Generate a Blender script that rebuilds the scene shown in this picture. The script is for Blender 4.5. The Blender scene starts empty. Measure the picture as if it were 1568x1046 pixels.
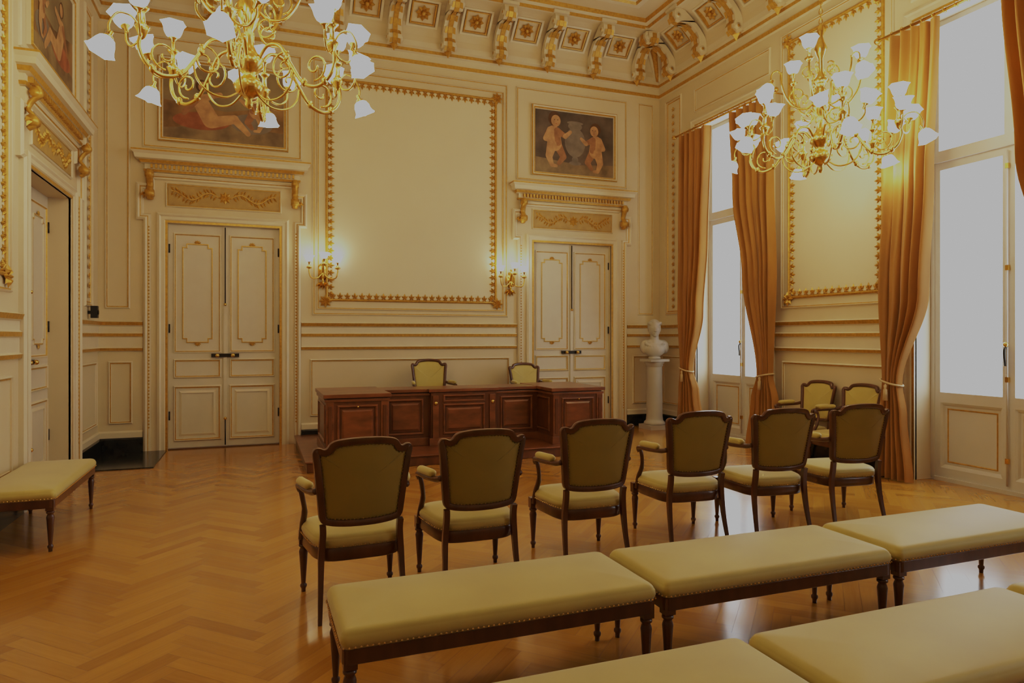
import bpy, bmesh, math, random
from mathutils import Vector, Matrix
from math import sin, cos, pi, radians, sqrt
random.seed(7)
D=10.33; XL=-1.94; XR=6.69; YB=-3.0; ZT=6.78
scene=bpy.context.scene

# ------------------------------------------------------------------ materials
def mat(name,col,rough=.5,metal=0.0,var=.08,scale=6,bump=.0,bscale=60,spec=.5,coat=0,emit=None,es=0,sheen=0,stretch=None,trans=0):
    m=bpy.data.materials.new(name); m.use_nodes=True
    nt=m.node_tree; N=nt.nodes; L=nt.links; b=N['Principled BSDF']
    tc=N.new('ShaderNodeTexCoord'); mp=N.new('ShaderNodeMapping'); L.new(tc.outputs['Object'],mp.inputs['Vector'])
    if stretch: mp.inputs['Scale'].default_value=stretch
    nz=N.new('ShaderNodeTexNoise'); nz.inputs['Scale'].default_value=scale; nz.inputs['Detail'].default_value=5
    L.new(mp.outputs[0],nz.inputs['Vector'])
    cr=N.new('ShaderNodeValToRGB')
    c=Vector(col)
    cr.color_ramp.elements[0].position=.3; cr.color_ramp.elements[1].position=.7
    cr.color_ramp.elements[0].color=(*(c*(1-var)),1); cr.color_ramp.elements[1].color=(*(c*(1+var*.6)),1)
    L.new(nz.outputs['Fac'],cr.inputs['Fac']); L.new(cr.outputs['Color'],b.inputs['Base Color'])
    b.inputs['Roughness'].default_value=rough; b.inputs['Metallic'].default_value=metal
    b.inputs['Specular IOR Level'].default_value=spec
    b.inputs['Coat Weight'].default_value=coat; b.inputs['Coat Roughness'].default_value=.15
    if sheen: b.inputs['Sheen Weight'].default_value=sheen
    if bump:
        n2=N.new('ShaderNodeTexNoise'); n2.inputs['Scale'].default_value=bscale; n2.inputs['Detail'].default_value=4
        L.new(mp.outputs[0],n2.inputs['Vector'])
        bp=N.new('ShaderNodeBump'); bp.inputs['Strength'].default_value=bump; bp.inputs['Distance'].default_value=.01
        L.new(n2.outputs['Fac'],bp.inputs['Height']); L.new(bp.outputs[0],b.inputs['Normal'])
    if emit:
        b.inputs['Emission Color'].default_value=(*emit,1); b.inputs['Emission Strength'].default_value=es
    return m
WALL=mat('wall_paint',(.70,.60,.41),.55,var=.03,scale=1.5,bump=.03,bscale=200)
PANEL=mat('panel_paint',(.80,.71,.51),.6,var=.03,scale=1.2,bump=.02,bscale=250)
TRIM=mat('trim_paint',(.74,.66,.49),.42,var=.03)
DOORP=mat('door_paint',(.68,.63,.51),.42,var=.03)
WHITE=mat('window_paint',(.66,.64,.60),.4,var=.02)
GOLD=mat('gold_leaf',(.60,.35,.065),.38,metal=.35,var=.2,scale=30)
BRASS=mat('brass',(.80,.52,.15),.24,metal=1,var=.1,scale=20)
BLACKM=mat('black_marble',(.02,.022,.022),.15,var=.5,scale=9,spec=.6)
OCHRE=mat('ochre_panel',(.48,.33,.12),.6,var=.12,scale=10)
WOOD=mat('mahogany',(.105,.037,.013),.28,var=.35,scale=5,stretch=(3,3,.6),coat=.4,bump=.02)
DESKW=mat('desk_walnut',(.22,.082,.028),.3,var=.35,scale=4,stretch=(1,3,3),coat=.3,bump=.02)
DESKD=mat('desk_walnut_dark',(.15,.053,.018),.33,var=.3,scale=4,stretch=(3,3,.8),coat=.3)
FAB=mat('mustard_silk',(.53,.43,.12),.55,var=.09,scale=3,bump=.06,bscale=400,sheen=.4)
FAB_SHADED=mat('mustard_silk_shaded_back',(.31,.23,.035),.7,var=.08,scale=3,bump=.06,bscale=400,sheen=.1)  # same silk, with the shade on the chair backs put into the colour
NAIL=mat('brass_nail',(.55,.36,.12),.3,metal=.9,var=.05)
CURT=mat('ochre_velvet',(.46,.23,.05),.7,var=.18,scale=8,sheen=.3,stretch=(1,1,.2),bump=.05)
ROPE=mat('cream_rope',(.62,.48,.28),.7,var=.1)
MARB=mat('white_marble',(.52,.49,.42),.45,var=.05,scale=4)
IRON=mat('dark_iron',(.04,.035,.03),.4,metal=.6)
BLK=mat('black_plastic',(.015,.015,.015),.5)
SHADE=mat('frosted_shade',(.95,.9,.8),.5,var=.01,emit=(1,.92,.74),es=7)
SHADE.cycles.emission_sampling='NONE'
nt=CURT.node_tree; b=nt.nodes['Principled BSDF']; out=nt.nodes['Material Output']
tr=nt.nodes.new('ShaderNodeBsdfTranslucent'); tr.inputs['Color'].default_value=(.55,.28,.055,1)
mx=nt.nodes.new('ShaderNodeMixShader'); mx.inputs[0].default_value=.2
nt.links.new(b.outputs[0],mx.inputs[1]); nt.links.new(tr.outputs[0],mx.inputs[2]); nt.links.new(mx.outputs[0],out.inputs[0])
GLASS=bpy.data.materials.new('window_glass'); GLASS.use_nodes=True
nt=GLASS.node_tree; nt.nodes.remove(nt.nodes['Principled BSDF']); out=nt.nodes['Material Output']
tp=nt.nodes.new('ShaderNodeBsdfTransparent'); tp.inputs[0].default_value=(.97,.98,1,1)
gl=nt.nodes.new('ShaderNodeBsdfGlossy'); gl.inputs['Roughness'].default_value=.02
mx=nt.nodes.new('ShaderNodeMixShader'); mx.inputs[0].default_value=.06
nt.links.new(tp.outputs[0],mx.inputs[1]); nt.links.new(gl.outputs[0],mx.inputs[2]); nt.links.new(mx.outputs[0],out.inputs[0])
PARQ=bpy.data.materials.new('oak_parquet'); PARQ.use_nodes=True
nt=PARQ.node_tree; N=nt.nodes; L=nt.links; b=N['Principled BSDF']
uv=N.new('ShaderNodeUVMap'); uv.uv_map='grain'
mp=N.new('ShaderNodeMapping'); mp.inputs['Scale'].default_value=(1.5,22,1); L.new(uv.outputs[0],mp.inputs[0])
nz=N.new('ShaderNodeTexNoise'); nz.inputs['Scale'].default_value=2.2; nz.inputs['Detail'].default_value=6; nz.inputs['Distortion'].default_value=.6
L.new(mp.outputs[0],nz.inputs['Vector'])
at=N.new('ShaderNodeAttribute'); at.attribute_name='tone'
ad=N.new('ShaderNodeMath'); ad.operation='MULTIPLY_ADD'; ad.inputs[1].default_value=.5; L.new(nz.outputs['Fac'],ad.inputs[0]); 
ml=N.new('ShaderNodeMath'); ml.operation='MULTIPLY'; ml.inputs[1].default_value=.5; L.new(at.outputs['Fac'],ml.inputs[0]); L.new(ml.outputs[0],ad.inputs[2])
cr=N.new('ShaderNodeValToRGB'); cr.color_ramp.elements[0].color=(.36,.165,.022,1); cr.color_ramp.elements[1].color=(.56,.29,.048,1)
cr.color_ramp.elements[0].position=.1; cr.color_ramp.elements[1].position=.9
L.new(ad.outputs[0],cr.inputs[0]); L.new(cr.outputs[0],b.inputs['Base Color'])
b.inputs['Roughness'].default_value=.23; b.inputs['Coat Weight'].default_value=.4; b.inputs['Coat Roughness'].default_value=.12
bp=N.new('ShaderNodeBump'); bp.inputs['Strength'].default_value=.05; bp.inputs['Distance'].default_value=.005
L.new(nz.outputs['Fac'],bp.inputs['Height']); L.new(bp.outputs[0],b.inputs['Normal'])

# ------------------------------------------------------------------ mesh builder
class MB:
    def __init__(s,tf=None): s.v=[];s.f=[];s.m=[];s.s=[];s.mats=[];s.tf=tf
    def add(s,vs,fs,m,smooth=False,M=None):
        o=len(s.v)
        for v in vs:
            if M is not None: v=M@Vector(v)
            if s.tf: v=s.tf(v[0],v[1],v[2])
            s.v.append((v[0],v[1],v[2]))
        if m not in s.mats: s.mats.append(m)
        mi=s.mats.index(m)
        for f in fs: s.f.append(tuple(i+o for i in f)); s.m.append(mi); s.s.append(smooth)
    def mesh(s,name):
        me=bpy.data.meshes.new(name); me.from_pydata(s.v,[],s.f)
        for m in s.mats: me.materials.append(m)
        me.polygons.foreach_set('material_index',s.m); me.polygons.foreach_set('use_smooth',s.s)
        bm=bmesh.new(); bm.from_mesh(me); bmesh.ops.recalc_face_normals(bm,faces=bm.faces); bm.to_mesh(me); bm.free()
        me.update(); return me
    def build(s,name,loc=(0,0,0),rz=0,bevel=0):
        o=bpy.data.objects.new(name,s.mesh(name)); scene.collection.objects.link(o); o.location=loc; o.rotation_euler[2]=rz
        if bevel:
            md=o.modifiers.new('bevel','BEVEL'); md.width=bevel; md.segments=2; md.limit_method='ANGLE'; md.angle_limit=radians(50)
        return o
def inst(me,name,loc,rz=0):
    o=bpy.data.objects.new(name,me); scene.collection.objects.link(o); o.location=loc; o.rotation_euler[2]=rz; return o

def box(mb,x0,x1,y0,y1,z0,z1,m,M=None):
    v=[(x0,y0,z0),(x1,y0,z0),(x1,y1,z0),(x0,y1,z0),(x0,y0,z1),(x1,y0,z1),(x1,y1,z1),(x0,y1,z1)]
    mb.add(v,[(0,3,2,1),(4,5,6,7),(0,1,5,4),(1,2,6,5),(2,3,7,6),(3,0,4,7)],m,False,M)
def lathe(mb,prof,seg,m,M=None,smooth=True,ruffle=None,sx=1):
    vs=[];fs=[]
    for j,(r,z) in enumerate(prof):
        for i in range(seg):
            a=2*pi*i/seg; rr=r
            if ruffle and j>=ruffle[0]: rr=r*(1+ruffle[1]*cos(ruffle[2]*a))
            vs.append((rr*cos(a)*sx,rr*sin(a),z))
    for j in range(len(prof)-1):
        for i in range(seg):
            k=(i+1)%seg; fs.append((j*seg+i,j*seg+k,(j+1)*seg+k,(j+1)*seg+i))
    if prof[0][0]>1e-4: fs.append(tuple(range(seg))[::-1])
    if prof[-1][0]>1e-4 and not ruffle: fs.append(tuple((len(prof)-1)*seg+i for i in range(seg)))
    mb.add(vs,fs,m,smooth,M)
def tube(mb,path,rad,seg,m,M=None,cap=True,flat=1.0):
    P=[Vector(p) for p in path]; n=len(P)
    if not isinstance(rad,(list,tuple)): rad=[rad]*n
    rad=(list(rad)+[rad[-1]]*n)[:n]
    vs=[];fs=[]
    T=[]
    for i in range(n):
        a=P[max(i-1,0)]; b=P[min(i+1,n-1)]; T.append((b-a).normalized())
    up=Vector((0,0,1)) if abs(T[0].z)<.9 else Vector((1,0,0))
    nrm=(up-T[0]*up.dot(T[0])).normalized()
    for i in range(n):
        nrm=(nrm-T[i]*nrm.dot(T[i])).normalized(); bn=T[i].cross(nrm)
        for k in range(seg):
            a=2*pi*(k+.5)/seg; vs.append(P[i]+nrm*(cos(a)*rad[i])+bn*(sin(a)*rad[i]*flat))
    for i in range(n-1):
        for k in range(seg):
            l=(k+1)%seg; fs.append((i*seg+k,i*seg+l,(i+1)*seg+l,(i+1)*seg+k))
    if cap: fs.append(tuple(range(seg))[::-1]); fs.append(tuple((n-1)*seg+k for k in range(seg)))
    mb.add(vs,fs,m,seg>4,M)
def smooth_path(pts,sub=6):
    P=[Vector(p) for p in pts]; out=[]
    for i in range(len(P)-1):
        p0=P[max(i-1,0)];p1=P[i];p2=P[i+1];p3=P[min(i+2,len(P)-1)]
        for k in range(sub):
            t=k/sub; out.append(.5*((2*p1)+(-p0+p2)*t+(2*p0-5*p1+4*p2-p3)*t*t+(-p0+3*p1-3*p2+p3)*t**3))
    out.append(P[-1]); return out
def ball(mb,c,r,m,seg=10,rings=6,sc=(1,1,1),M=None):
    vs=[];fs=[]
    for j in range(rings+1):
        ph=pi*j/rings
        for i in range(seg):
            a=2*pi*i/seg; vs.append((c[0]+r*sc[0]*sin(ph)*cos(a),c[1]+r*sc[1]*sin(ph)*sin(a),c[2]+r*sc[2]*cos(ph)))
    for j in range(rings):
        for i in range(seg):
            k=(i+1)%seg; fs.append((j*seg+i,j*seg+k,(j+1)*seg+k,(j+1)*seg+i))
    mb.add(vs,fs,m,True,M)
def loft(mb,rings,m,smooth=True,capb=True,capt=True,M=None):
    n=len(rings[0]); vs=[p for r in rings for p in r]; fs=[]
    for j in range(len(rings)-1):
        for i in range(n):
            k=(i+1)%n; fs.append((j*n+i,j*n+k,(j+1)*n+k,(j+1)*n+i))
    if capb: fs.append(tuple(range(n))[::-1])
    if capt: fs.append(tuple((len(rings)-1)*n+i for i in range(n)))
    mb.add(vs,fs,m,smooth,M)
def sweep(mb,path,prof,mats,closed=True,n0=0.0):
    n=len(path); vs=[]
    P=[Vector(p) for p in path]; k=len(prof)
    for i in range(n):
        if closed or 0<i<n-1:
            d1=(P[i]-P[i-1]).normalized(); d2=(P[(i+1)%n]-P[i]).normalized()
        elif i==0: d1=d2=(P[1]-P[0]).normalized()
        else: d1=d2=(P[-1]-P[-2]).normalized()
        n1=Vector((-d1.y,d1.x)); n2=Vector((-d2.y,d2.x)); mtr=(n1+n2)/(1+n1.dot(n2))
        for (w,h) in prof:
            q=P[i]+mtr*w; vs.append((q.x,n0+h,q.y))
    groups={}
    for j in range(k-1):
        mm=mats[j] if isinstance(mats,list) else mats
        groups.setdefault(mm,[])
        for i in range(n if closed else n-1):
            l=(i+1)%n; groups[mm].append((i*k+j,l*k+j,l*k+j+1,i*k+j+1))
    for mm,f in groups.items(): mb.add(vs,f,mm)
def rect(a0,a1,z0,z1): return [(a0,z0),(a1,z0),(a1,z1),(a0,z1)]
P_LINE=[(0,0),(.004,.014),(.016,.026),(.022,.012),(.034,.012),(.038,0)]
M_LINE=[TRIM,TRIM,TRIM,GOLD,TRIM]
P_GOLD=[(0,0),(.004,.02),(.02,.028),(.034,.018),(.04,0)]
def frame(mb,a0,a1,z0,z1,prof=P_LINE,mats=M_LINE): sweep(mb,rect(a0,a1,z0,z1),prof,mats)
def hmould(mb,a0,a1,lv,mats,ret=True):
    vs=[];k=4;groups={}
    for (z,n) in lv:
        r=n if ret else 0
        vs+=[(a0-r,0,z),(a0-r,n,z),(a1+r,n,z),(a1+r,0,z)]
    for j in range(len(lv)-1):
        mm=mats[j] if isinstance(mats,list) else mats
        g=groups.setdefault(mm,[])
        for i in range(3): g.append((j*k+i,j*k+i+1,(j+1)*k+i+1,(j+1)*k+i))
    for mm,f in groups.items(): mb.add(vs,f,mm)
def petal(mb,a,z,ang,l,w,h,m,n0=.015):
    c,s=cos(ang),sin(ang)
    def P(x,y,n): return (a+x*c-y*s,n0+n,z+x*s+y*c)
    mb.add([P(0,0,0),P(l*.55,w/2,0),P(l,0,0),P(l*.55,-w/2,0),P(l*.5,0,h)],[(0,1,4),(1,2,4),(2,3,4),(3,0,4)],m)
def fleuron(mb,a,z,ang,s,m=GOLD,n0=.015):
    petal(mb,a,z,ang,s,s*.42,s*.25,m,n0)
    for q in (.75,-.75): petal(mb,a,z,ang+q,s*.8,s*.34,s*.2,m,n0)
    for q in (1.75,-1.75): petal(mb,a,z,ang+q,s*.42,s*.25,s*.2,m,n0)
def fleurons(mb,a0,a1,z0,z1,sp,s,n0=.015):
    P=rect(a0,a1,z0,z1)
    for i in range(4):
        p=Vector(P[i]);q=Vector(P[(i+1)%4]);L=(q-p).length;n=max(1,int(L/sp));d=(q-p)/L
        for k in range(n):
            c=p+d*(L*(k+.5)/n); fleuron(mb,c.x,c.y,math.atan2(d.x,-d.y),s,GOLD,n0)
def beads(mb,p,q,sp,r,n0,m=GOLD):
    p=Vector(p);q=Vector(q);L=(q-p).length;n=max(1,int(L/sp))
    for k in range(n):
        c=p.lerp(q,(k+.5)/n)
        mb.add([(c.x-r,n0,c.y),(c.x,n0,c.y-r),(c.x+r,n0,c.y),(c.x,n0,c.y+r),(c.x,n0+r,c.y)],[(0,1,4),(1,2,4),(2,3,4),(3,0,4)],m)
def flute(mb,a0,a1,z0,z1):
    frame(mb,a0,a1,z0,z1,P_LINE,M_LINE)
    if a1-a0>.8:
        g=.13
        frame(mb,a0+g,a1-g,z0+g,z1-g,P_GOLD,GOLD)
        mb.add([(a0+g+.04,.006,z0+g+.04),(a1-g-.04,.006,z0+g+.04),(a1-g-.04,.006,z1-g-.04),(a0+g+.04,.006,z1-g-.04)],[(0,1,2,3)],PANEL)
        fleurons(mb,a0+g+.05,a1-g-.05,z0+g+.05,z1-g-.05,.105,.085,.01)
        for (x,z) in ((a0+g,z0+g),(a1-g,z0+g),(a1-g,z1-g),(a0+g,z1-g)):
            for k in range(8): petal(mb,x,z,k*pi/4,.10,.05,.03,GOLD,.02)
    else:
        frame(mb,a0+.05,a1-.05,z0+.05,z1-.05,[(0,0),(.01,.01),(.02,0)],GOLD)
        zz=z0+.12
        while zz<z1-.1:
            fleuron(mb,(a0+a1)/2,zz,pi/2,.07); zz+=.12
def arabesque(mb,ca,cz,w,h,n0=.012):
    for k in range(8): petal(mb,ca,cz,k*pi/4,h*.38,h*.2,.02,GOLD,n0)
    for s in (-1,1):
        pts=[]
        for i in range(25):
            t=i/24; pts.append((ca+s*(h*.35+t*(w/2-h*.4)),n0+.006,cz+sin(t*2.6*pi)*h*.22))
        tube(mb,pts,.007,4,GOLD,cap=False)
        for i in range(13):
            t=(i+.5)/13; x=ca+s*(h*.35+t*(w/2-h*.45)); z=cz+sin(t*2.6*pi)*h*.22
            for q in (1,-1):
                base=0 if s>0 else pi
                petal(mb,x,z,base+q*s*(.9+.2*(i%2)),h*.34,h*.13,.018,GOLD,n0)
def wall_open(mb,a0,a1,z0,z1,ops,m,depth):
    A=sorted(set([a0,a1]+[o[0] for o in ops]+[o[1] for o in ops])); Z=sorted(set([z0,z1]+[o[2] for o in ops]+[o[3] for o in ops]))
    for i in range(len(A)-1):
        for j in range(len(Z)-1):
            ca=(A[i]+A[i+1])/2; cz=(Z[j]+Z[j+1])/2
            if any(o[0]<ca<o[1] and o[2]<cz<o[3] for o in ops): continue
            mb.add([(A[i],0,Z[j]),(A[i+1],0,Z[j]),(A[i+1],0,Z[j+1]),(A[i],0,Z[j+1])],[(0,1,2,3)],m)
    for o in ops:
        x0,x1,y0,y1=o; n=-depth
        mb.add([(x0,0,y0),(x0,n,y0),(x0,n,y1),(x0,0,y1),(x1,0,y0),(x1,n,y0),(x1,n,y1),(x1,0,y1)],[(0,1,2,3),(4,5,6,7),(3,2,6,7)],m)
T_BACK=lambda a,n,z:(a,D-n,z)
T_RIGHT=lambda a,n,z:(XR-n,a,z)
T_LEFT=lambda a,n,z:(XL+n,a,z)
T_FRONT=lambda a,n,z:(a,YB+n,z)

# ------------------------------------------------------------------ room shell
DC=(-.39,5.0); LDC=8.16; HW=.72; DH=3.10
WINS=[(7.6,9.25),(3.7,5.35),(-.2,1.45)]; WZ=4.95  # last window is out of view, added for the light it gives
mb=MB(T_BACK); wall_open(mb,XL,XR,0,6.1,[(c-HW,c+HW,0,DH) for c in DC],WALL,.14); mb.build('wall_back')
mb=MB(T_LEFT); wall_open(mb,YB,D,0,6.1,[(LDC-.76,LDC+.76,0,DH)],WALL,.27); mb.build('wall_left')
mb=MB(T_RIGHT); wall_open(mb,YB,D,0,6.1,[(a,b,0,WZ) for a,b in WINS],WALL,.34); mb.build('wall_right')
mb=MB(T_FRONT); wall_open(mb,XL,XR,0,6.1,[],WALL,.1); mb.build('wall_front')
cv=[(0,5.72),(.03,5.735),(.035,5.79),(.012,5.80),(.012,5.90),(.05,5.915),(.055,5.96),(.10,5.98),(.10,6.06)]
cm=[TRIM,GOLD,TRIM,TRIM,TRIM,GOLD,TRIM,TRIM]
for i in range(0,11):
    ph=pi/2*i/10; cv.append((.10+.52*(1-cos(ph)),6.07+.52*sin(ph))); cm.append(WALL)
for p,m_ in (((.66,6.59),TRIM),((.67,6.64),GOLD),((.73,6.66),TRIM),((.75,6.72),GOLD),((1.05,6.72),WALL),((1.07,6.68),TRIM),((1.17,6.67),TRIM),((1.20,6.70),GOLD),((1.28,6.72),TRIM),((1.30,6.78),TRIM)):
    cv.append(p); cm.append(m_)
mb=MB(); groups={}
vs=[]
for (n,z) in cv: vs+=[(XL+n,YB+n,z),(XR-n,YB+n,z),(XR-n,D-n,z),(XL+n,D-n,z)]
for j in range(len(cv)-1):
    g=groups.setdefault(cm[j],[])
    for i in range(4): g.append((j*4+i,j*4+(i+1)%4,(j+1)*4+(i+1)%4,(j+1)*4+i))
for mm,f in groups.items(): mb.add(vs,f,mm)
mb.build('trim_cornice')
mb=MB(); n=1.29; mb.add([(XL+n,YB+n,ZT),(XR-n,YB+n,ZT),(XR-n,D-n,ZT),(XL+n,D-n,ZT)],[(0,1,2,3)],PANEL); mb.build('ceiling')
side=[(.09,5.97),(.14,5.945),(.20,5.955),(.245,6.0),(.25,6.06),(.225,6.12),(.235,6.20),(.28,6.28),(.35,6.35),(.44,6.40),(.52,6.405),(.59,6.385),(.65,6.41),(.685,6.47),(.68,6.54),(.65,6.60)]
def modillion(mb,M,gold=True):
    def strip(fr,w,m):
        n=len(fr); bk=[]
        for (y,z) in fr:
            t=max(0,min(1,(z-6.0)/.6)); bk.append((.07+.50*(1-cos(t*pi/2)),min(z+.03,6.62)))
        vs=[]
        for x in(-w,w):
            vs+=[(x,p[0],p[1]) for p in fr]+[(x,p[0],p[1]) for p in bk]
        fs=[]
        for i in range(n-1):
            fs+=[(i,i+1,n+i+1,n+i),(2*n+i,2*n+i+1,3*n+i+1,3*n+i),(i,i+1,2*n+i+1,2*n+i)]
        fs+=[(0,n,3*n,2*n),(n-1,2*n-1,4*n-1,3*n-1)]
        mb.add(vs,fs,m,False,M)
    strip(side,.1,TRIM)
    cc=[]
    for i,p in enumerate(side):
        a=side[max(i-1,0)];b=side[min(i+1,len(side)-1)]; d=Vector((b[0]-a[0],b[1]-a[1])).normalized()
        cc.append((p[0]+d.y*.014,p[1]-d.x*.014))
    strip(cc[1:15],.035,GOLD)
    for q in range(2,14,2):
        y,z=cc[q]
        for sx in(-1,1):
            mb.add([(sx*.04,y,z),(sx*.085,y-.0,z-.012),(sx*.075,cc[q+1][0],cc[q+1][1]-.01),(sx*.04,cc[q+1][0],cc[q+1][1])],[(0,1,2,3)],GOLD,False,M)
    for x in (-.1,.1):
        for (cy,cz,r) in ((.185,6.02,.045),(.625,6.475,.04)):
            tube(mb,[(x*1.0-.02,cy,cz),(x+.02,cy,cz)],r,10,TRIM,M)
            tube(mb,[(x*1.0-.024,cy,cz),(x+.024,cy,cz)],r*.5,8,GOLD,M)
    box(mb,-.13,.13,.30,.70,6.585,6.63,TRIM,M)
    mb.add([(-.07,.12,5.96),(.07,.12,5.96),(0,.13,5.85),(0,.2,5.93)],[(0,1,3),(1,2,3),(2,0,3)],GOLD,False,M)
def rosette(mb,M):
    ph=radians(45); c=Vector((0,.10+.52*(1-cos(ph)),6.07+.52*sin(ph)))
    nn=Vector((0,cos(radians(45)),-sin(radians(45)))); up=Vector((0,.707,.707)); rt=Vector((1,0,0))
    def Q(x,y,n): p=c+rt*x+up*y+nn*n; return tuple(p)
    for k in range(8):
        a=k*pi/4; ca,sa=cos(a),sin(a); l=.12;w=.075
        def R(x,y,n): return Q(x*ca-y*sa,x*sa+y*ca,n)
        mb.add([R(.01,0,.02),R(l*.6,w/2,.02),R(l,0,.03),R(l*.6,-w/2,.02),R(l*.5,0,.06)],[(0,1,4),(1,2,4),(2,3,4),(3,0,4)],GOLD,False,M)
    p=Q(0,0,.04); ball(mb,p,.035,GOLD,8,5,M=M)
    for (s0,s1,n,m_) in ((.205,.24,.055,TRIM),(.17,.19,.05,GOLD)):
        vs=[]
        for s in (s0,s1):
            for (x,y) in ((-1,-1),(1,-1),(1,1),(-1,1)): vs.append(Q(x*s,y*s*.85,n))
        for s in (s0-.006,s1+.006):
            for (x,y) in ((-1,-1),(1,-1),(1,1),(-1,1)): vs.append(Q(x*s,y*s*.85,-.03))
        fs=[]
        for i in range(4):
            k=(i+1)%4; fs+=[(i,k,4+k,4+i),(i,k,8+k,8+i),(4+i,4+k,12+k,12+i)]
        mb.add(vs,fs,m_,False,M)
mb=MB()
def wallM(kind,a):
    if kind=='back': return Matrix(((1,0,0,a),(0,-1,0,D),(0,0,1,0),(0,0,0,1)))
    if kind=='right': return Matrix(((0,-1,0,XR),(1,0,0,a),(0,0,1,0),(0,0,0,1)))
    if kind=='left': return Matrix(((0,1,0,XL),(1,0,0,a),(0,0,1,0),(0,0,0,1)))
pm=.84
for k in range(10): modillion(mb,wallM('back',2.375-4.5*pm+k*pm))
for k in range(9): rosette(mb,wallM('back',2.375-4*pm+k*pm))
for kind in('right','left'):
    for k in range(14):
        modillion(mb,wallM(kind,D-.535-k*pm)); 
        rosette(mb,wallM(kind,D-.535-(k+.5)*pm))
for (cx,cy,ang) in ((XR,D,radians(135)),(XL,D,radians(225))):
    for q in(-2,-1,0,1,2):
        M=Matrix.Translation((cx,cy,0))@Matrix.Rotation(ang+q*.2,4,'Z')
        k=1.36-abs(q)*.06
        pts=[(0,(.14+.50*(1-cos(t*pi/2)))*k,5.98+.60*sin(t*pi/2)) for t in [i/8 for i in range(9)]]
        tube(mb,pts,[.015,.04,.055,.065,.07,.065,.055,.04,.02],6,GOLD if q%2==0 else TRIM,M)
mb.build('trim_modillions')

# floor : herringbone planks
W=.092; n=6
vs=[];fs=[];tone=[];uvs=[]
c45=cos(pi/4)
def plank(x,y,w,h,horiz):
    g=.0005; o=len(vs); t=random.random(); off=random.random()*50
    cs=[(x+g,y+g),(x+w-g,y+g),(x+w-g,y+h-g),(x+g,y+h-g)]
    for (a,b) in cs: vs.append(((a-b)*c45+2.4,(a+b)*c45,0))
    fs.append((o,o+1,o+2,o+3)); tone.append(t)
    for (a,b) in cs: uvs.append((a-x+off,b-y+off*1.3) if horiz else (b-y+off,a-x+off*1.3))
R=140
for k in range(-R,R):
    for m_ in range(-16,17):
        for (x,y,w,h,hz) in (((k+2*n*m_)*W,k*W,n*W,W,True),((k-1+2*n*m_)*W,k*W,W,n*W,False)):
            cx=(x+w/2-y-h/2)*c45+2.4; cy=(x+w/2+y+h/2)*c45
            if XL-.5<cx<XR+.6 and YB-.4<cy<D+.4: plank(x,y,w,h,hz)
nf=len(fs)
o=len(vs); vs+=[(XL-.3,YB-.3,-.004),(XR+.5,YB-.3,-.004),(XR+.5,D+.3,-.004),(XL-.3,D+.3,-.004)]; fs.append((o,o+1,o+2,o+3)); tone.append(0); uvs+=[(0,0)]*4
me=bpy.data.meshes.new('floor'); me.from_pydata(vs,[],fs)
me.materials.append(PARQ); me.materials.append(mat('floor_gap',(.10,.045,.010),.6))
uvl=me.uv_layers.new(name='grain')
for i,u in enumerate(uvs): uvl.data[i].uv=u
ca=me.attributes.new('tone','FLOAT','FACE'); ca.data.foreach_set('value',tone)
me.polygons[nf].material_index=1
bm=bmesh.new(); bm.from_mesh(me)
for (co,no) in (((XL-.28,0,0),(-1,0,0)),((XR+.36,0,0),(1,0,0)),((0,D+.15,0),(0,1,0)),((0,YB,0),(0,-1,0))):
    bmesh.ops.bisect_plane(bm,geom=bm.verts[:]+bm.edges[:]+bm.faces[:],plane_co=co,plane_no=no,clear_outer=True)
bm.to_mesh(me); bm.free()
fo=bpy.data.objects.new('floor',me); scene.collection.objects.link(fo)
mb=MB(); box(mb,XL+.05,-1.12,9.0,D-.06,0.0,.012,BLACKM)
mb.build('trim_marble_slab')

# ------------------------------------------------------------------ wall trims
RAIL=[(1.35,0),(1.36,.028),(1.395,.036),(1.41,.012),(1.54,.012),(1.55,.03),(1.59,.034),(1.605,.014),(1.685,.014),(1.70,.034),(1.745,.05),(1.76,.0)]
RM=[TRIM,GOLD,TRIM,TRIM,TRIM,GOLD,TRIM,TRIM,TRIM,GOLD,TRIM]
BASE=[(0,.0),(0,.045),(.18,.045),(.20,.03),(.20,.0)]
BASE2=[(.20,.028),(.27,.028),(.29,.012),(.29,0)]
def wainscot(mb,a0,a1,panel=True):
    hmould(mb,a0,a1,RAIL,RM,False); hmould(mb,a0,a1,BASE2,TRIM,False)
    if panel and a1-a0>.3: frame(mb,a0+.12,a1-.12,.38,1.22)
def casing(mb,c,hw,h):
    path=[(c+hw+.13,0),(c+hw+.13,h+.13),(c-hw-.13,h+.13),(c-hw-.13,0)]
    sweep(mb,path,[(0,0),(.0,.03),(.03,.045),(.05,.03),(.09,.03),(.10,.018),(.13,.018),(.13,-.02)],[TRIM,TRIM,TRIM,TRIM,TRIM,GOLD,TRIM],False)
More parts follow.
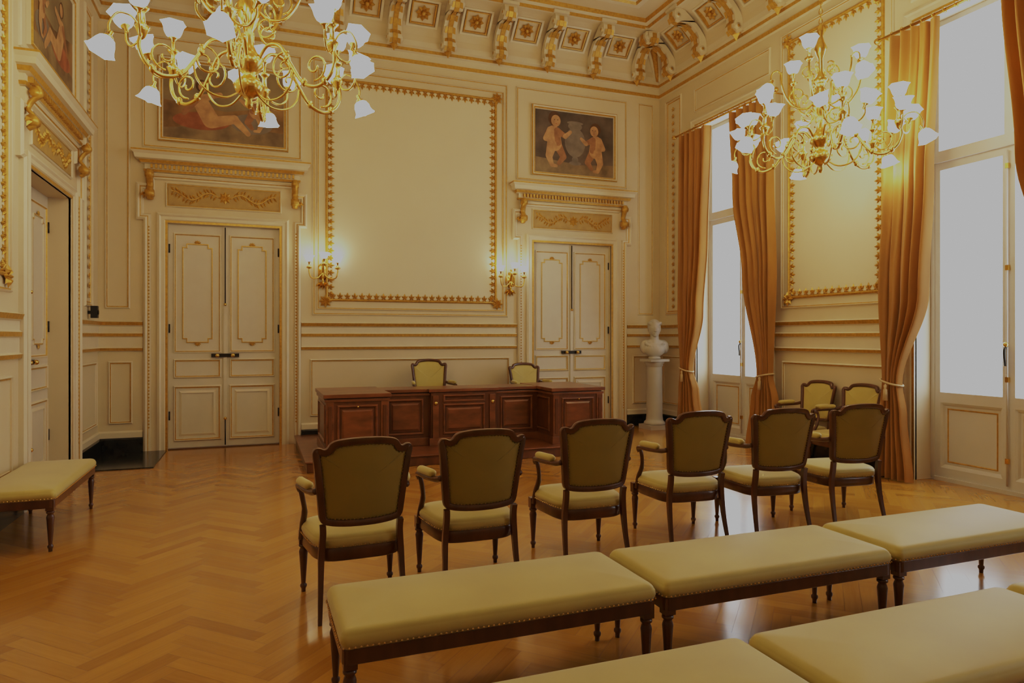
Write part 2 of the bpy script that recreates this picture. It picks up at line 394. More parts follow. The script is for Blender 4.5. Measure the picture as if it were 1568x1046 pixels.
def door_surround(mb,c,hw=HW):
    casing(mb,c,hw,DH)
    o=hw+.29;e=hw+.38
    P=[(c+o,0),(c+o,3.12),(c+e,3.12),(c+e,3.62),(c+o-.04,3.62),(c+o-.04,3.76),(c-o+.04,3.76),(c-o+.04,3.62),(c-e,3.62),(c-e,3.12),(c-o,3.12),(c-o,0)]
    sweep(mb,P,[(0,0),(0,.04),(.025,.06),(.045,.04),(.055,.03),(.075,.03),(.085,.012),(.09,0)],[TRIM,TRIM,TRIM,GOLD,TRIM,TRIM,TRIM],False)
    for s in(-1,1): beads(mb,(c+s*(o-.062),.3),(c+s*(o-.062),3.05),.045,.014,.03)
    mb.add([(c-.72,.012,3.34),(c+.72,.012,3.34),(c+.72,.012,3.62),(c-.72,.012,3.62)],[(0,1,2,3)],OCHRE)
    frame(mb,c-.75,c+.75,3.31,3.65,P_LINE,[TRIM,TRIM,TRIM,GOLD,GOLD])
    arabesque(mb,c,3.48,1.36,.24,.014)
    hmould(mb,c-hw-.23,c+hw+.23,[(3.76,0),(3.77,.05),(3.80,.06),(3.81,.045),(3.87,.045),(3.88,.09),(3.92,.11),(3.93,.15),(3.985,.16),(4.02,.19),(4.04,.19),(4.05,.0)],
       [TRIM,GOLD,TRIM,TRIM,TRIM,GOLD,TRIM,TRIM,TRIM,GOLD,TRIM])
    k=c-hw-.2
    while k<c+hw+.2:
        box(mb,k,k+.025,.045,.085,3.815,3.868,GOLD); k+=.055
    for s in(-1,1):
        x=c+s*(hw+.21)
        tube(mb,smooth_path([(x,.05,3.40),(x,.10,3.44),(x,.09,3.52),(x,.05,3.58),(x,.09,3.66),(x,.15,3.72),(x,.12,3.78)],4),[.02]*25,6,GOLD,flat=2.2)
        tube(mb,[(x-.055,.09,3.47),(x+.055,.09,3.47)],.05,10,GOLD); tube(mb,[(x-.05,.11,3.72),(x+.05,.11,3.72)],.042,10,GOLD)
        for j in range(5): petal(mb,x+s*.03,3.50,-pi/2+(j-2)*.5,.11,.05,.04,GOLD,.06)
mb=MB(T_BACK)
for c in DC:
    door_surround(mb,c)
    frame(mb,c-1.03,c+1.03,4.10,5.62)
flute(mb,.84,3.77,1.94,5.50)
frame(mb,.78,3.83,1.86,5.62)
wainscot(mb,DC[0]+1.02,DC[1]-1.02); wainscot(mb,XL,DC[0]-1.02); wainscot(mb,DC[1]+1.02,XR)
frame(mb,-1.86,-1.56,1.92,5.62); frame(mb,6.24,6.56,1.92,5.62)
mb.build('trim_back_wall')
mb=MB(T_BACK)
for a,b in ((XL,DC[0]-1.02),(DC[0]+1.02,DC[1]-1.02),(DC[1]+1.02,XR)): hmould(mb,a,b,BASE,BLACKM,False)
mb.build('baseboard_back')
mb=MB(T_LEFT)
door_surround(mb,LDC,.76); frame(mb,LDC-1.06,LDC+1.06,4.10,5.62)
flute(mb,9.55,9.95,1.92,5.62)
flute(mb,3.4,6.9,1.92,5.62); flute(mb,-.6,2.9,1.92,5.62)
wainscot(mb,LDC+1.06,D); wainscot(mb,YB,LDC-1.06,False)
for a in (5.3,3.3,1.3,-.7,-2.6): frame(mb,a,a+1.6,.38,1.22)
mb.build('trim_left_wall')
mb=MB(T_LEFT); hmould(mb,LDC+1.06,D,BASE,BLACKM,False); hmould(mb,YB,LDC-1.06,BASE,BLACKM,False); mb.build('baseboard_left')
mb=MB(T_RIGHT); mb2=MB(T_RIGHT)
for (a,b) in WINS:
    c=(a+b)/2; casing(mb,c,(b-a)/2,WZ); frame(mb,a-.05,b+.05,5.18,5.56)
for a,b in ((9.40,D),(5.5,7.45),(1.6,3.55),(YB,-.35)):
    wainscot(mb,a,b); hmould(mb2,a,b,BASE,BLACKM,False)
    if b-a>1.2: flute(mb,a+.1,b-.1,1.92,5.62)
    else: flute(mb,a+.25,b-.2,1.92,5.62)
mb.build('trim_right_wall'); mb2.build('baseboard_right')

# ------------------------------------------------------------------ doors
def door(name,tf,c,hw,rec):
    mb=MB(tf)
    box(mb,c-hw+.001,c+hw-.001,-rec-.04,-rec,0.0,DH-.001,DOORP)
    box(mb,c-hw+.001,c+hw-.001,-rec-.06,-.002,0.0,.014,WOOD)
    for s in(-1,1):
        x0,x1=(c-hw+.06,c-.05) if s<0 else (c+.05,c+hw-.06)
        def fr(a0,a1,z0,z1,p=P_LINE,m_=M_LINE): sweep(mb,rect(a0,a1,z0,z1),p,m_,True,-rec)
        fr(x0,x1,1.32,2.98,[(0,0),(.005,.015),(.02,.018),(.03,.004),(.04,0)],[TRIM,TRIM,GOLD,TRIM])
        a0,a1,z0,z1=x0+.11,x1-.11,1.46,2.84; k=.05
        P=[(a0+k,z0),(a1-k,z0),(a1-k,z0+k),(a1,z0+k),(a1,z1-k),(a1-k,z1-k),(a1-k,z1),(a0+k,z1),(a0+k,z1-k),(a0,z1-k),(a0,z0+k),(a0+k,z0+k)]
        sweep(mb,P,[(0,0),(.004,.014),(.016,.014),(.022,0)],[TRIM,GOLD,TRIM],True,-rec)
        for (zz,dd) in ((z0,-1),(z1,1)):
            for q in range(5): 
                p=MB(); petal(p,(a0+a1)/2,zz,dd*pi/2+(q-2)*.6,.05,.025,.01,IRON,0)
                mb.add([(v[0],v[1]-rec+.01,v[2]) for v in p.v],p.f,GOLD)
        fr(x0,x1,.97,1.24); fr(x0,x1,.10,.87)
        fr(x0+.07,x1-.07,.17,.80,[(0,0),(.03,.012),(.035,.012),(.035,0)],TRIM)
    box(mb,c-.022,c+.022,-rec,-rec+.022,.01,DH-.001,DOORP)
    tube(mb,[(c,-rec+.035,2.0),(c,-rec+.035,DH-.02)],.008,6,IRON); tube(mb,[(c,-rec+.035,.03),(c,-rec+.035,.4)],.009,6,IRON)
    ball(mb,(c,-rec+.04,2.0),.02,BRASS); ball(mb,(c,-rec+.04,.4),.022,BRASS)
    box(mb,c-.18,c+.18,-rec+.0,-rec+.03,1.26,1.31,IRON)
    for s in(-1,1): ball(mb,(c+s*.10,-rec+.06,1.285),.026,BRASS,sc=(1.2,1,1)); tube(mb,[(c+s*.10,-rec+.0,1.285),(c+s*.10,-rec+.05,1.285)],.01,8,BRASS)
    for s in(-1,1):
        for z in(.4,1.6,2.7): tube(mb,[(c+s*(hw-.012),-rec+.01,z),(c+s*(hw-.012),-rec+.01,z+.12)],.01,8,IRON)
    return mb.build(name)
door('door_1',T_BACK,DC[0],HW,.08); door('door_2',T_BACK,DC[1],HW,.08); door('door_3',T_LEFT,LDC,.76,.22)

# ------------------------------------------------------------------ windows
for wi,(a,b) in enumerate(WINS):
    mb=MB(T_RIGHT); n0=-.30; n1=-.23; c=(a+b)/2
    def bx(a0,a1,z0,z1,x0=n0,x1=n1): box(mb,a0,a1,x0,x1,z0,z1,WHITE)
    bx(a+.002,a+.05,0.01,WZ-.002); bx(b-.05,b-.002,0.01,WZ-.002); bx(a+.05,b-.05,WZ-.06,WZ-.002); bx(a+.05,b-.05,3.42,3.54,n0,n1+.03); bx(a+.05,b-.05,0.0,.04,n0-.04,n1+.02)
    for (x0,x1) in ((a+.05,c),(c,b-.05)):
        bx(x0,x0+.06,.04,3.42,n0+.01,n1-.005); bx(x1-.06,x1,.04,3.42,n0+.01,n1-.005)
        bx(x0+.06,x1-.06,.04,.14,n0+.01,n1-.005); bx(x0+.06,x1-.06,.84,.95,n0+.01,n1-.005); bx(x0+.06,x1-.06,3.34,3.42,n0+.01,n1-.005)
        bx(x0+.06,x1-.06,.14,.84,n0+.02,n1-.035)
        sweep(mb,rect(x0+.06,x1-.06,.14,.84),[(0,0),(.02,-.012),(.035,-.03)],WHITE,True,n1-.005)
        sweep(mb,rect(x0+.12,x1-.12,.2,.78),[(0,0),(.008,.008),(.016,.0)],GOLD,True,n1-.034)
        mb.add([(x0+.06,n0+.03,.95),(x1-.06,n0+.03,.95),(x1-.06,n0+.03,3.34),(x0+.06,n0+.03,3.34)],[(0,1,2,3)],GLASS)
        bx(x0,x0+.045,3.54,WZ-.06,n0+.01,n1-.005); bx(x1-.045,x1,3.54,WZ-.06,n0+.01,n1-.005)
        mb.add([(x0+.045,n0+.03,3.54),(x1-.045,n0+.03,3.54),(x1-.045,n0+.03,WZ-.06),(x0+.045,n0+.03,WZ-.06)],[(0,1,2,3)],GLASS)
    tube(mb,[(c,n1+.02,.08),(c,n1+.02,3.38)],.009,8,WHITE)
    tube(mb,smooth_path([(c,n1+.03,1.45),(c,n1+.06,1.42),(c,n1+.06,1.35),(c-.01,n1+.06,1.26)],4),.012,8,IRON); ball(mb,(c,n1+.04,1.47),.026,BRASS)
    for z in(.3,1.1,2.2,3.2): box(mb,c-.015,c+.015,n1,n1+.03,z,z+.05,BRASS)
    mb.build('window_%d'%(wi+1))
    ld=bpy.data.lights.new('window_portal','AREA'); ld.shape='RECTANGLE'
    ld.cycles.is_portal=True
    lo=bpy.data.objects.new('window_portal',ld); scene.collection.objects.link(lo)
    lo.location=(XR+.32,c,WZ/2); lo.rotation_euler=(0,radians(90),0)
    ld.size=WZ; ld.size_y=b-a

# ------------------------------------------------------------------ curtains
def sstep(t): t=max(0,min(1,t)); return t*t*(3-2*t)
def curtain(keys,folds=7,X=6.46,seed=0,name='curtain'):
    mb=MB(); nu=90; zs=[4.78-(4.78-.015)*i/60 for i in range(61)]
    def at(z):
        for i in range(len(keys)-1):
            if keys[i][0]>=z>=keys[i+1][0]:
                t=sstep((keys[i][0]-z)/(keys[i][0]-keys[i+1][0])); return [keys[i][k]*(1-t)+keys[i+1][k]*t for k in (1,2,3)]
        return keys[-1][1:]
    vs=[];fs=[]
    for z in zs:
        y0,y1,dp=at(z)
        for side_ in (0,1):
            for i in range(nu):
                u=i/(nu-1); uu=u+.02*sin(u*9+seed)
                w=sin(uu*folds*2*pi+seed)+.35*sin(uu*folds*4.3*pi+z*.8+seed*2)
                y=y0+(y1-y0)*u+.012*cos(uu*folds*2*pi+seed)
                vs.append((X+dp*w+.006*side_,y,z))
    n2=2*nu
    for j in range(len(zs)-1):
        for s_ in (0,1):
            for i in range(nu-1):
                a=j*n2+s_*nu+i; fs.append((a,a+1,a+1+n2,a+n2))
    mb.add(vs,fs,CURT,True)
    kt=min(keys[1:-1],key=lambda k:abs(k[2]-k[1]))
    zc=kt[0]; ym=(kt[1]+kt[2])/2; hw=abs(kt[2]-kt[1])/2+.02
    ring=[(X+ (kt[3]*1.5+.02)*cos(t),ym+hw*sin(t),zc+.03*sin(t)*(1 if kt[4]>0 else -1)) for t in [2*pi*i/24 for i in range(25)]]
    tube(mb,ring,.011,8,ROPE,cap=False)
    lathe(mb,[(.0,.02),(.018,.0),(.012,-.03),(.022,-.05),(.026,-.16),(.0,-.162)],8,ROPE,Matrix.Translation((X-.09,ym,zc-.03)))
    return mb.build(name)
curtain([(4.78,8.66,9.36,.055,1),(3.0,8.72,9.36,.06,1),(1.9,8.82,9.38,.06,1),(1.02,9.06,9.34,.035,1),(.7,8.92,9.38,.045,1),(0,8.75,9.44,.055,1)],5,seed=1)
curtain([(4.78,7.30,8.15,.055,-1),(3.6,7.28,8.05,.06,-1),(2.4,7.24,7.82,.06,-1),(1.02,7.28,7.54,.035,-1),(.7,7.18,7.66,.045,-1),(0,7.06,7.78,.055,-1)],6,seed=2.4)
curtain([(4.78,4.90,5.48,.055,1),(3.2,4.98,5.56,.06,1),(2.0,5.04,5.62,.06,1),(1.05,5.34,5.56,.035,1),(.7,5.28,5.60,.045,1),(0,5.20,5.66,.05,1)],5,seed=3.1)
curtain([(4.78,3.50,4.25,.055,-1),(3.2,3.44,4.12,.06,-1),(2.0,3.40,3.85,.06,-1),(1.05,3.44,3.66,.035,-1),(.7,3.4,3.72,.045,-1),(0,3.34,3.8,.05,-1)],5,seed=4.3)
curtain([(4.78,.95,1.6,.045,1),(2.0,1.15,1.66,.05,1),(1.05,1.4,1.62,.035,1),(.7,1.34,1.66,.04,1),(0,1.26,1.7,.045,1)],6,seed=5.3)
for (a,b) in WINS:
    mb=MB(); tube(mb,[(6.46,a-.38,4.82),(6.46,b+.26,4.82)],.018,10,BRASS)
    for y in(a-.4,b+.28): ball(mb,(6.46,y,4.82),.035,BRASS)
    for y in(a-.3,b+.2): tube(mb,[(6.46,y,4.82),(XR,y,4.82)],.01,8,BRASS)
    k=a-.3
    while k<b+.2:
        tube(mb,[(6.46+.028*cos(q),k,4.82+.028*sin(q)) for q in [2*pi*i/10 for i in range(11)]],.004,4,BRASS,cap=False); k+=.12
    mb.build('curtain_rod')

# ------------------------------------------------------------------ paintings
SK=mat('painted_skin',(.52,.30,.15),.6,var=.3,scale=9); SKD=mat('painted_skin_shade',(.34,.17,.08),.6,var=.3,scale=9)
HR=mat('painted_hair',(.12,.06,.025),.6,var=.3); URN=mat('painted_urn',(.22,.19,.15),.6,var=.25,scale=7)
BG1=mat('painted_slate',(.13,.10,.07),.6,var=.5,scale=3); BG2=mat('painted_landscape',(.28,.17,.07),.6,var=.6,scale=3)
GR=mat('painted_ground',(.26,.19,.10),.6,var=.4,scale=5); RED=mat('painted_drapery',(.36,.13,.06),.6,var=.4,scale=6); SKY=mat('painted_sky',(.28,.22,.12),.6,var=.4,scale=2)
def cap2(mb,p,r1,q,r2,m,lay):
    p=Vector(p);q=Vector(q); d=(q-p); ang=math.atan2(d.y,d.x)
    pts=[]
    for i in range(13): a=ang+pi/2+pi*i/12; pts.append((p.x+r1*cos(a),lay,p.y+r1*sin(a)))
    for i in range(13): a=ang-pi/2+pi*i/12; pts.append((q.x+r2*cos(a),lay,q.y+r2*sin(a)))
    mb.add(pts,[tuple(range(26))],m)
def ell(mb,cx,cz,rx,rz,m,lay): mb.add([(cx+rx*cos(2*pi*i/24),lay,cz+rz*sin(2*pi*i/24)) for i in range(24)],[tuple(range(24))],m)
def putto(mb,x,z,s,f,l0):
    def p(a,b): return (x+f*a*s,z+b*s)
    cap2(mb,p(.10,.35),.095*s,p(.22,.14),.07*s,SKD,l0+.0004); cap2(mb,p(.22,.14),.065*s,p(.12,.0),.045*s,SKD,l0+.0006)
    cap2(mb,p(0,.62),.14*s,p(.02,.40),.16*s,SK,l0+.0008); cap2(mb,p(.07,.60),.06*s,p(.10,.42),.07*s,SKD,l0+.0009)
    cap2(mb,p(-.04,.36),.11*s,p(-.10,.14),.08*s,SK,l0+.001); cap2(mb,p(-.10,.12),.07*s,p(-.04,-.04),.045*s,SK,l0+.0012); cap2(mb,p(-.04,-.05),.04*s,p(.06,-.06),.03*s,SK,l0+.0013)
    cap2(mb,p(.08,.66),.07*s,p(.26,.56),.05*s,SKD,l0+.0014); cap2(mb,p(.26,.56),.05*s,p(.38,.66),.035*s,SK,l0+.0015)
    cap2(mb,p(-.08,.66),.07*s,p(-.18,.48),.055*s,SK,l0+.0016); cap2(mb,p(-.18,.48),.05*s,p(-.04,.42),.035*s,SK,l0+.0017)
    ell(mb,x+f*.02*s,z+.90*s,.14*s,.15*s,HR,l0+.0018); ell(mb,x+f*.05*s,z+.86*s,.105*s,.12*s,SK,l0+.002)
    ell(mb,x+f*.02*s,z+.88*s,.012*s,.010*s,HR,l0+.0022); ell(mb,x+f*.09*s,z+.88*s,.012*s,.010*s,HR,l0+.0022); ell(mb,x+f*.06*s,z+.80*s,.022*s,.008*s,RED,l0+.0022)
def painting(tf,a0,a1,z0,z1,var):
    mb=MB(tf); w=a1-a0; h=z1-z0
    sweep(mb,rect(a0,a1,z0,z1),[(0,0.001),(0,.04),(.015,.055),(.035,.045),(.04,.035),(.055,.035),(.06,.02),(.065,.014)],[TRIM,GOLD,TRIM,GOLD,GOLD,TRIM,TRIM])
    l=.014; i=.06
    mb.add([(a0+i,l,z0+i),(a1-i,l,z0+i),(a1-i,l,z1-i),(a0+i,l,z1-i)],[(0,1,2,3)],BG1 if var==0 else BG2)
    xc=(a0+a1)/2
    if var==0:
        mb.add([(a0+i,l+.001,z0+i),(a1-i,l+.001,z0+i),(a1-i,l+.001,z0+h*.24),(xc+.1,l+.001,z0+h*.2),(a0+i,l+.001,z0+h*.27)],[(0,1,2,3,4)],GR)
        for (r,zz,rz) in ((.11,.22,.035),(.06,.27,.06),(.19,.52,.25),(.13,.75,.07),(.15,.80,.03)): ell(mb,xc,z0+h*zz,r,rz*1.0,URN,l+.002+zz*.001)
        putto(mb,a0+w*.25,z0+h*.20,h*.70,1,l+.004); putto(mb,a1-w*.25,z0+h*.16,h*.64,-1,l+.004)
    else:
        mb.add([(a0+i,l+.001,z0+h*.5),(xc,l+.001,z0+h*.42),(a1-i,l+.001,z0+h*.55),(a1-i,l+.001,z1-i),(a0+i,l+.001,z1-i)],[(0,1,2,3,4)],SKY)
        mb.add([(a0+i,l+.001,z0+i),(a1-i,l+.001,z0+i),(a1-i,l+.001,z0+h*.22),(xc+.1,l+.001,z0+h*.26),(a0+i,l+.001,z0+h*.17)],[(0,1,2,3,4)],GR)
        f=1 if var==1 else -1
        def p(a,b): return (xc+f*a,z0+h*b)
        ell(mb,xc-f*.30,z0+h*.28,.36,.12,RED,l+.002); ell(mb,xc+f*.35,z0+h*.3,.28,.14,URN,l+.002)
        cap2(mb,p(-.32,.52),.10,p(-.18,.30),.11,SK,l+.003); cap2(mb,p(-.15,.28),.08,p(.12,.34),.06,SK,l+.0032); cap2(mb,p(.12,.34),.055,p(.30,.18),.035,SK,l+.0034)
        cap2(mb,p(-.36,.54),.05,p(-.52,.36),.035,SKD,l+.0036); cap2(mb,p(-.26,.56),.05,p(-.06,.62),.03,SK,l+.0038)
        ell(mb,xc-f*.30,z0+h*.70,.075,.085,HR,l+.004); ell(mb,xc-f*.28,z0+h*.69,.06,.07,SK,l+.0044)
        putto(mb,xc+f*.42,z0+h*.25,h*.5,-f,l+.005)
    return mb.build('painting')
painting(T_BACK,DC[0]-.84,DC[0]+.84,4.20,5.36,1); painting(T_BACK,DC[1]-.76,DC[1]+.82,4.20,5.36,0); painting(T_LEFT,LDC-.84,LDC+.84,4.20,5.36,2)

# ------------------------------------------------------------------ furniture parts
def inset(poly,d):
    n=len(poly); out=[]
    ar=sum(poly[i][0]*poly[(i+1)%n][1]-poly[(i+1)%n][0]*poly[i][1] for i in range(n)); sg=1 if ar>0 else -1
    for i in range(n):
        p=Vector(poly[i-1]);q=Vector(poly[i]);r=Vector(poly[(i+1)%n])
        d1=(q-p).normalized();d2=(r-q).normalized(); t=(d1+d2)
        if t.length<1e-6: t=d1
        t.normalize(); out.append((q.x-sg*t.y*d,q.y+sg*t.x*d))
    return out
def sinset(poly,d):
    hx=max(p[0] for p in poly); y1=max(p[1] for p in poly); y0=min(p[1] for p in poly); yc=(y0+y1)/2; hy=(y1-y0)/2
    return [(p[0]*(1-d/hx),yc+(p[1]-yc)*(1-d/hy)) for p in poly]
def rrect(hx,hy,r,seg=5,sub=7):
    pts=[]
    cs=((hx-r,-hy+r,-pi/2),(hx-r,hy-r,0),(-hx+r,hy-r,pi/2),(-hx+r,-hy+r,pi))
    for (cx,cy,a0) in cs:
        arc=[(cx+r*cos(a0+pi/2*i/seg),cy+r*sin(a0+pi/2*i/seg)) for i in range(seg+1)]
        if pts:
            p=Vector(pts[-1]);q=Vector(arc[0])
            pts+=[tuple(p.lerp(q,k/sub)) for k in range(1,sub)]
        pts+=arc
    p=Vector(pts[-1]);q=Vector(pts[0]); pts+=[tuple(p.lerp(q,k/sub)) for k in range(1,sub)]
    return pts
def cushion(mb,poly,z0,z1,crown,m,deep=.2,r=.03):
    R=[]
    lv=[(0.004,z0),(-.004,z0+(z1-z0)*.35),(-.002,z0+(z1-z0)*.6)]
    for i in range(1,7):
        a=pi/2*i/6*.93; lv.append((r*(1-cos(a)),z1-r+r*sin(a)))
    d0,zz=lv[-1]
    for k in (.06,.15,.3,.5,.75,.97):
        d=d0+(deep-d0)*k; lv.append((d,zz+crown*(1-(1-k)**2.2)))
    for (d,z) in lv: R.append([(p[0],p[1],z) for p in sinset(poly,d)])
    loft(mb,R,m)
def octa(mb,c,r,m):
    x,y,z=c; mb.add([(x-r,y,z),(x+r,y,z),(x,y-r,z),(x,y+r,z),(x,y,z-r),(x,y,z+r)],[(0,2,5),(2,1,5),(1,3,5),(3,0,5),(0,2,4),(2,1,4),(1,3,4),(3,0,4)],m)
def nails(mb,poly,z,sp=.022,r=.0055):
    n=len(poly); acc=0
    for i in range(n):
        p=Vector(poly[i]);q=Vector(poly[(i+1)%n]);l=(q-p).length
        while acc<l:
            c=p.lerp(q,acc/l) if l>0 else p; octa(mb,(c.x,c.y,z),r,NAIL); acc+=sp
        acc-=l
def turned_leg(mb,x,y,ztop,m=WOOD,s=1.0):
    box(mb,x-.026*s,x+.026*s,y-.026*s,y+.026*s,ztop-.075,ztop,m)
    h=ztop-.075
    lathe(mb,[(.014*s,h),(.027*s,h-.008),(.027*s,h-.018),(.018*s,h-.026),(.022*s,h-.036),(.026*s,h-.05),(.024*s,h-.07),(.013*s,.055),(.012*s,.05),(.019*s,.042),(.019*s,.03),(.013*s,.02),(.012*s,0)][::-1],14,m,Matrix.Translation((x,y,0)))
def bench_mesh():
    mb=MB(); hx=.685;hy=.265
    P=rrect(hx,hy,.03)
    loft(mb,[[(p[0],p[1],z) for p in sinset(P,d)] for d,z in ((.012,.315),(.004,.32),(.004,.375),(.008,.38))],WOOD,False)
    cushion(mb,P,.378,.452,.016,FAB,.262,.034)
    nails(mb,sinset(P,-.004),.386)
    for x in(-hx+.035,hx-.035):
        for y in(-hy+.035,hy-.035): turned_leg(mb,x,y,.372)
    return mb.mesh('bench')
BM=bench_mesh()
for i,X in enumerate((.985,2.40,3.815)): inst(BM,'upholstered_bench',(X,2.86,0),radians((.3,-.3,.2)[i]))
for i,X in enumerate((.985,2.40,3.815)): inst(BM,'upholstered_bench',(X,1.80,0),radians((-.3,.2,-.2)[i]))
inst(BM,'upholstered_bench',(-1.61,6.42,0),radians(90))

def seat_outline(n=44):
    pts=[]
    for i in range(n):
        t=2*pi*i/n; c,s=cos(t),sin(t)
        e=.42; sx=math.copysign(abs(c)**e,c); sy=math.copysign(abs(s)**e,s)
        y=.25*sy; w=.275+.12*y; yy=y+(.03*(1-(sx)**2) if sy>0 else 0)
        pts.append((w*sx,yy))
    return pts
def armchair_mesh(hs=1.0):
    mb=MB(); P=seat_outline()
    loft(mb,[[(p[0],p[1],z) for p in sinset(P,d)] for d,z in ((.02,.305),(.006,.315),(.006,.375),(.012,.385))],WOOD,True)
    cushion(mb,sinset(P,.004),.382,.455,.025,FAB,.24,.035)
    nails(mb,sinset(P,-.002),.390,.024)
    for s in(-1,1):
        turned_leg(mb,s*.265,.235,.37,s=1.05)
        tube(mb,smooth_path([(s*.235,-.315,0),(s*.226,-.27,.18),(s*.220,-.245,.34),(s*.212,-.252,.46),(s*.214,-.262,.52)],4),[.0145+.009*min(1,i/8) for i in range(17)],4,WOOD)
    def yb(x,z): return -.268-(z-.5)*.19*1.0+.05*(x/.26)**2
    half=[(0,.505),(.10,.507),(.19,.518),(.226,.545),(.237,.62),(.250,.74),(.264,.86),(.271,.905),(.270,.93),(.258,.948),(.236,.950),(.214,.942),(.198,.950),(.182,.974),(.15,.990),(.08,1.000),(0,1.003)]
    half=[(x,.5+(z-.5)*hs) for x,z in half]
    hp=smooth_path([(x,z,0) for x,z in half],3)
    out=[(p.x,p.y) for p in hp]+[(-p.x,p.y) for p in hp[-2:0:-1]]
    prof=[(.0,-.020),(-.003,-.006),(-.003,.008),(.004,.020),(.016,.024),(.030,.020),(.036,.010),(.036,-.014),(.028,-.020)]
    R=[]
    for (d,t) in prof+[prof[0]]:
        R.append([(x,yb(x,z)+t,z) for (x,z) in inset(out,d)])
    loft(mb,R,WOOD,True,False,False)
    inn=inset(out,.033); cz=.5+.25*hs
    for (sg,m_,amp) in ((1,FAB,.03),(-1,FAB_SHADED,.012)):
        R=[]
        for k in (1,.96,.88,.75,.55,.3,.02):
            bul=amp*(1-k**3)+ (.004 if k<1 else 0)
            R.append([(x*k,yb(x*k,cz+(z-cz)*k)+sg*(.004+bul),cz+(z-cz)*k) for (x,z) in inn])
        loft(mb,R,m_,True,False,True)
    Q=inset(out,.040); n=len(Q)
    for (sg) in (-1,1):
        acc=0
        for i in range(n):
            p=Vector(Q[i]);q=Vector(Q[(i+1)%n]);l=(q-p).length
            while acc<l:
                c=p.lerp(q,acc/l); octa(mb,(c.x,yb(c.x,c.y)+sg*.012,c.y),.005,NAIL); acc+=.02
            acc-=l
    for s in(-1,1):
        za=.5+.2*hs
        tube(mb,smooth_path([(s*.250,yb(.243,za),za+.01),(s*.265,-.20,za-.005),(s*.292,-.08,za-.012),(s*.308,.05,za-.015),(s*.305,.095,za-.03),(s*.295,.09,za-.055)],5),[.019]*6+[.018]*20,8,WOOD)
        tube(mb,smooth_path([(s*.300,.075,za-.03),(s*.288,.065,za-.09),(s*.272,.10,.52),(s*.278,.15,.43),(s*.285,.165,.34)],5),[.015]*10+[.018]*11,8,WOOD)
        tube(mb,smooth_path([(s*.268,-.17,za+.01),(s*.274,-.15,za+.02),(s*.290,-.08,za+.02),(s*.303,.02,za+.016),(s*.304,.045,za+.006)],4),[.006,.014,.02,.024,.026]+[.026]*8+[.024,.02,.014,.006],10,FAB)
    return mb.mesh('armchair')
AM=armchair_mesh()
chairs=[(.55,4.10,2),(1.28,4.18,0),(2.17,4.38,-2),(3.12,4.54,-5),(3.87,4.48,-8),(4.70,4.52,-9)]
for (x,y,r) in chairs: inst(AM,'armchair',(x,y,0),radians(r))
inst(AM,'armchair',(6.27,6.58,0),radians(90)); inst(AM,'armchair',(6.27,5.93,0),radians(90))

# dais + desk
mb=MB(); box(mb,.55,4.62,8.02,10.24,0,.11,DESKD); box(mb,.53,4.64,8.0,10.26,.11,.13,DESKW); mb.build('dais',bevel=.006)
DZ=.13
AT=armchair_mesh(1.16)
inst(AT,'armchair',(2.43,9.62,DZ+.001),radians(180)); inst(AM,'armchair',(4.02,9.72,DZ+.001),radians(186))
mb=MB()
def bxp(x0,x1,y0,y1,z0,z1,m=DESKD): box(mb,x0,x1,y0,y1,z0,z1,m)
def fpanel(x0,x1,y,z0,z1,raised=True):
    tf=mb.tf; mb.tf=lambda a,n,z:(a,y-n,z)
    sweep(mb,rect(x0,x1,z0,z1),[(0,0),(.006,.014),(.02,.016),(.03,.0),(.04,-.0)],DESKW)
    if raised:
        sweep(mb,rect(x0+.06,x1-.06,z0+.06,z1-.06),[(0,0),(.02,.012)],DESKW); g=.08
        mb.add([(x0+g,.012,z0+g),(x1-g,.012,z0+g),(x1-g,.012,z1-g),(x0+g,.012,z1-g)],[(0,1,2,3)],DESKW)
    mb.tf=tf
def spanel(y0,y1,x,z0,z1,sg):
    tf=mb.tf; mb.tf=lambda a,n,z:(x+sg*n,a,z)
    sweep(mb,rect(y0,y1,z0,z1),[(0,0),(.006,.014),(.02,.016),(.03,.0),(.04,-.0)],DESKW); mb.tf=tf
z0=DZ; zt=.87
for (x0,x1) in ((.78,1.50),(3.68,4.40)):
    bxp(x0,x1,8.20,9.28,z0,zt-.05); bxp(x0-.015,x1+.015,8.185,9.295,z0,z0+.10,DESKW)
    bxp(x0-.02,x1+.02,8.18,9.30,zt-.09,zt-.06,DESKW)
    bxp(x0-.035,x1+.035,8.165,9.315,zt-.045,zt,DESKW)
    for xx in (x0+.04,x1-.04):
        bxp(xx-.045,xx+.045,8.185,8.20,z0+.1,zt-.09,DESKW); bxp(xx-.02,xx+.02,8.175,8.19,z0+.14,zt-.14,DESKD)
    fpanel(x0+.12,x1-.12,8.20,z0+.15,zt-.13)
    spanel(8.32,9.18,x0,z0+.15,zt-.13,-1); spanel(8.32,8.66,x1,z0+.15,zt-.13,1)
    ball(mb,((x0+x1)/2,8.165,.72),.012,BRASS)
bxp(1.50,3.68,8.72,9.18,z0,zt-.05); bxp(1.50,3.68,8.70,8.72,z0,z0+.10,DESKW); bxp(1.5,3.68,8.685,9.2,zt-.045,zt-.005,DESKW); bxp(1.5,3.68,8.70,8.72,zt-.09,zt-.06,DESKW)
bxp(2.14,3.04,8.64,8.72,z0,zt-.05); bxp(2.12,3.06,8.625,8.72,z0,z0+.1,DESKW); bxp(2.11,3.07,8.62,8.72,zt-.045,zt-.005,DESKW)
fpanel(2.30,2.88,8.64,z0+.14,zt-.20); fpanel(2.30,2.88,8.64,zt-.18,zt-.08,False)
